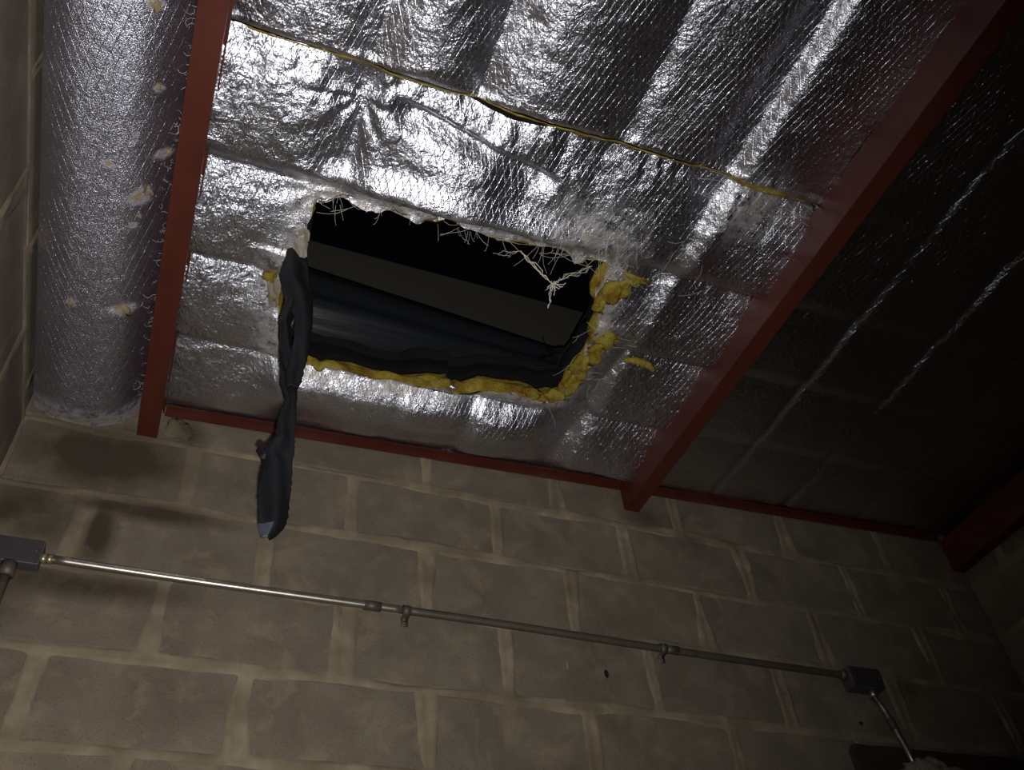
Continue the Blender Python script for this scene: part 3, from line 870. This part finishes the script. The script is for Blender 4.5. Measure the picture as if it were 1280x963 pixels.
# the strip runs back over the deck edge
top = [(-0.295, -0.605, 0.16), (-0.30, -0.60, 0.20), (-0.32, -0.58, 0.232), (-0.36, -0.55, 0.236)]
V = []; F = []
for (x, y, z) in top:
    V += [(x - 0.004, y - 0.03, z), (x, y, z - 0.004), (x, y + 0.03, z)]
for k in range(3):
    for i in range(2): q = k * 3 + i; F.append((q, q + 1, q + 4, q + 3))
o = child('anchored_end', mesh_data('anchored_end', V, F, M['black_strip'], True), st)
s = o.modifiers.new('thickness', 'SOLIDIFY'); s.thickness = 0.0022

# ================================================================== red purlins and ledger angle
def channel(x, zb, w=0.048, h=0.100, y0=-4.49, y1=-0.003, t=0.003, lip=0.014):
    prof = [(0, 0), (w, 0), (w, lip), (w - t, lip), (w - t, t), (t, t), (t, h - t), (w - t, h - t), (w - t, h - lip), (w, h - lip), (w, h), (0, h)]
    ys = np.linspace(y0, y1, 40); V = []; F = []; n = len(prof)
    for k, y in enumerate(ys):
        dz = 0.0012 * float(vn(y * 2, x, 3))
        for px, pz in prof: V.append((x + px, y, zb + pz + dz))
    for k in range(len(ys) - 1):
        for i in range(n):
            j = (i + 1) % n; F.append((k * n + i, k * n + j, (k + 1) * n + j, (k + 1) * n + i))
    F.append(tuple(reversed(range(n)))); F.append(tuple((len(ys) - 1) * n + i for i in range(n)))
    return mesh_data('steel_purlin', V, F, M['red'])
PUR = [(-0.547, 0.0, 'red steel purlin on the left, between the narrow foil strip and the holed foil sheet'),
       (0.818, 0.056, 'red steel purlin crossing the middle, with its side face lit, right of the hole'),
       (2.095, 0.062, 'dark red steel purlin in the far right corner against the right wall')]
for x, zb, lab in PUR:
    o = tag(link('steel_purlin', channel(x, zb, h=0.100 if x < 1 else 0.12)), lab, 'purlin', 'red steel purlins')

def angle(x0, x1):
    n = 40; xs = np.linspace(x0, x1, n); V = []; F = []
    prof = [(-0.003, 0), (-0.006, 0), (-0.006, 0.022), (-0.020, 0.022), (-0.020, 0.025), (-0.003, 0.025)]
    for x in xs:
        z = 0.079 + 0.0395 * (x + 0.5) + 0.0015 * float(vn(x * 5, 0, 2))
        for y, dz in prof: V.append((x, y, z + dz))
    m = len(prof)
    for k in range(n - 1):
        for i in range(m):
            j = (i + 1) % m; F.append((k * m + i, k * m + j, (k + 1) * m + j, (k + 1) * m + i))
    F.append(tuple(reversed(range(m)))); F.append(tuple((n - 1) * m + i for i in range(m)))
    return mesh_data('ledger_angle', V, F, M['red'])
tag(link('ledger_angle', angle(-0.497, 0.816)), 'thin red steel angle along the wall top under the holed foil sheet', 'steel angle', 'red ledger angles')
tag(link('ledger_angle', angle(0.868, 2.098)), 'thin red steel angle along the wall top between the middle and right purlins', 'steel angle', 'red ledger angles')
# cement patch beside the left purlin's end
tag(link('cement_patch', lump_mesh(-0.455, 0.004, 0.045, 0.040, 0.010, 0.034, M['mortar'], 31, 0.5)), 'small pale cement patch on the wall right of the left purlin end', 'cement patch')

# ================================================================== electrical conduit
cd = tag(empty('conduit_pipe', (0.4, -0.02, -0.40)), 'long thin metal conduit pipe running across the block wall between two boxes', 'conduit')
def cz(x): return -0.391 + (x + 0.637) / (2.08) * (-0.022)
run = [(x, -0.020 - 0.0015 * math.sin(x * 3), cz(x) + 0.0015 * math.sin(x * 5)) for x in np.linspace(-0.632, 1.42, 70)]
iA = [p for p in run if p[0] <= 0.15]; iB = [p for p in run if p[0] >= 0.13]
child('pipe', tube_mesh([iA], 0.0092, M['conduit'], 16, name='pipe'), cd)
pb = child('pipe', tube_mesh([iB], 0.0095, M['conduit_dull'], 16, name='pipe'), cd); pb['label'] = 'dull dirty brown pipe length'
for x in (0.06, 0.86):
    child('coupling', tube_mesh([[(x - 0.02, -0.020, cz(x)), (x + 0.02, -0.020, cz(x))]], 0.0112, M['conduit' if x < 0 else 'conduit_dull'], 16, name='coupling'), cd)
for x in (0.142, 0.835):
    P = [(x, -0.0200 + 0.0115 * math.cos(a), cz(x) + 0.0115 * math.sin(a)) for a in np.linspace(math.radians(60), math.radians(270), 14)]
    V = []; F = []
    P = [(x, -0.002, cz(x) + 0.012)] + P + [(x, -0.0035, cz(x) - 0.0125), (x, -0.0035, cz(x) - 0.032)]
    for p in P: V += [(p[0] - 0.009, p[1], p[2]), (p[0] + 0.009, p[1], p[2])]
    for k in range(len(P) - 1): F.append((2 * k, 2 * k + 1, 2 * k + 3, 2 * k + 2))
    s_ = child('strap', mesh_data('strap', V, F, M['conduit_dull'], True), cd)
    md = s_.modifiers.new('thickness', 'SOLIDIFY'); md.thickness = 0.0015
    sc = child('screw', tube_mesh([[(x, -0.003, cz(x) - 0.024), (x, -0.009, cz(x) - 0.024)]], 0.0045, M['conduit_dull'], 8, name='screw'), cd)

def junction_box(x0, x1, z0, z1, label, depth=0.045):
    o = tag(empty('junction_box', ((x0 + x1) / 2, 0, (z0 + z1) / 2)), label, 'junction box', 'metal junction boxes on the block wall')
    child('box_body', box_mesh(x0, x1, -depth, 0.006, z0, z1, M['box_grey'], 0.004), o)
    child('cover_plate', box_mesh(x0 + 0.003, x1 - 0.003, -depth - 0.004, -depth + 0.001, z0 + 0.003, z1 - 0.003, M['cover_grey'], 0.0015), o)
    for sx, sz in ((x0 + 0.012, (z0 + z1) / 2), (x1 - 0.012, (z0 + z1) / 2)):
        child('cover_screw', tube_mesh([[(sx, -depth - 0.003, sz), (sx, -depth - 0.006, sz)]], 0.003, M['box_grey'], 8, name='cover_screw'), o)
    return o
j1 = junction_box(-0.775, -0.650, -0.415, -0.357, 'rectangular dark grey metal box on the wall at the left end of the pipe', 0.030)
child('connector', tube_mesh([[(-0.652, -0.018, -0.392), (-0.640, -0.018, -0.392)], [(-0.640, -0.018, -0.392), (-0.628, -0.0195, -0.392)]], 0.0105, M['brass'], 10, name='connector'), j1)
j2 = junction_box(1.418, 1.528, -0.452, -0.392, 'small grey metal box on the wall at the right end of the pipe', 0.040)
child('connector', tube_mesh([[(1.402, -0.020, cz(1.41)), (1.420, -0.020, cz(1.41))]], 0.013, M['conduit_dull'], 10, name='connector'), j2)
child('connector', tube_mesh([[(1.490, -0.022, -0.450), (1.492, -0.022, -0.472)]], 0.013, M['conduit'], 10, name='connector'), j2)
d1 = tag(empty('drop_conduit', (-0.71, -0.02, -0.42)), 'short grey pipe dropping down from the left box beside the corner', 'conduit', 'drop pipes under the boxes')
child('pipe', tube_mesh([[(-0.703, -0.020, -0.43), (-0.703, -0.020, -0.52), (-0.703, -0.020, -2.9)]], 0.011, M['conduit_dull'], 14, name='pipe'), d1)
child('connector', tube_mesh([[(-0.703, -0.020, -0.414), (-0.703, -0.020, -0.445)]], 0.016, M['conduit_dull'], 10, name='connector'), d1)
d2 = tag(empty('drop_conduit', (1.49, -0.02, -0.47)), 'thin pipe slanting down from the right box to the cement lump', 'conduit', 'drop pipes under the boxes')
child('pipe', tube_mesh([[(1.492, -0.022, -0.470), (1.503, -0.030, -0.52), (1.52, -0.035, -0.62), (1.53, -0.035, -0.70)]], 0.0085, M['conduit'], 12, name='pipe'), d2)
child('coupling', tube_mesh([[(1.506, -0.031, -0.535), (1.511, -0.032, -0.565)]], 0.0112, M['conduit_dull'], 12, name='coupling'), d2)

# lintel over the opening below, bottom right
V = []; F = []
n = 50
for k in range(n):
    x = 1.352 + (2.148 - 1.352) * k / (n - 1)
    zt = -0.606 + 0.006 * float(fbm(x * 8, 0 * x, 12, 3)) + (-0.018 if k == 0 else 0) + 0.012 * (x - 1.35)
    for y, z in ((0.004, zt), (-0.014, zt - 0.001), (-0.020, zt - 0.008), (-0.020, zt - 0.16), (0.004, zt - 0.16)): V.append((x, y, z))
for k in range(n - 1):
    for i in range(5):
        j = (i + 1) % 5; F.append((k * 5 + i, k * 5 + j, (k + 1) * 5 + j, (k + 1) * 5 + i))
F.append((4, 3, 2, 1, 0)); F.append(tuple((n - 1) * 5 + i for i in range(5)))
tag(link('lintel', mesh_data('lintel', V, F, M['lintel'])), 'dark brown lintel beam set in the wall at the bottom right', 'lintel')
tag(link('cement_lump', lump_mesh(1.585, -0.045, -0.725, 0.125, 0.035, 0.085, M['foam'], 41, 0.35, sub=4)), 'rough pale cement lump at the foot of the slanting pipe', 'cement lump')
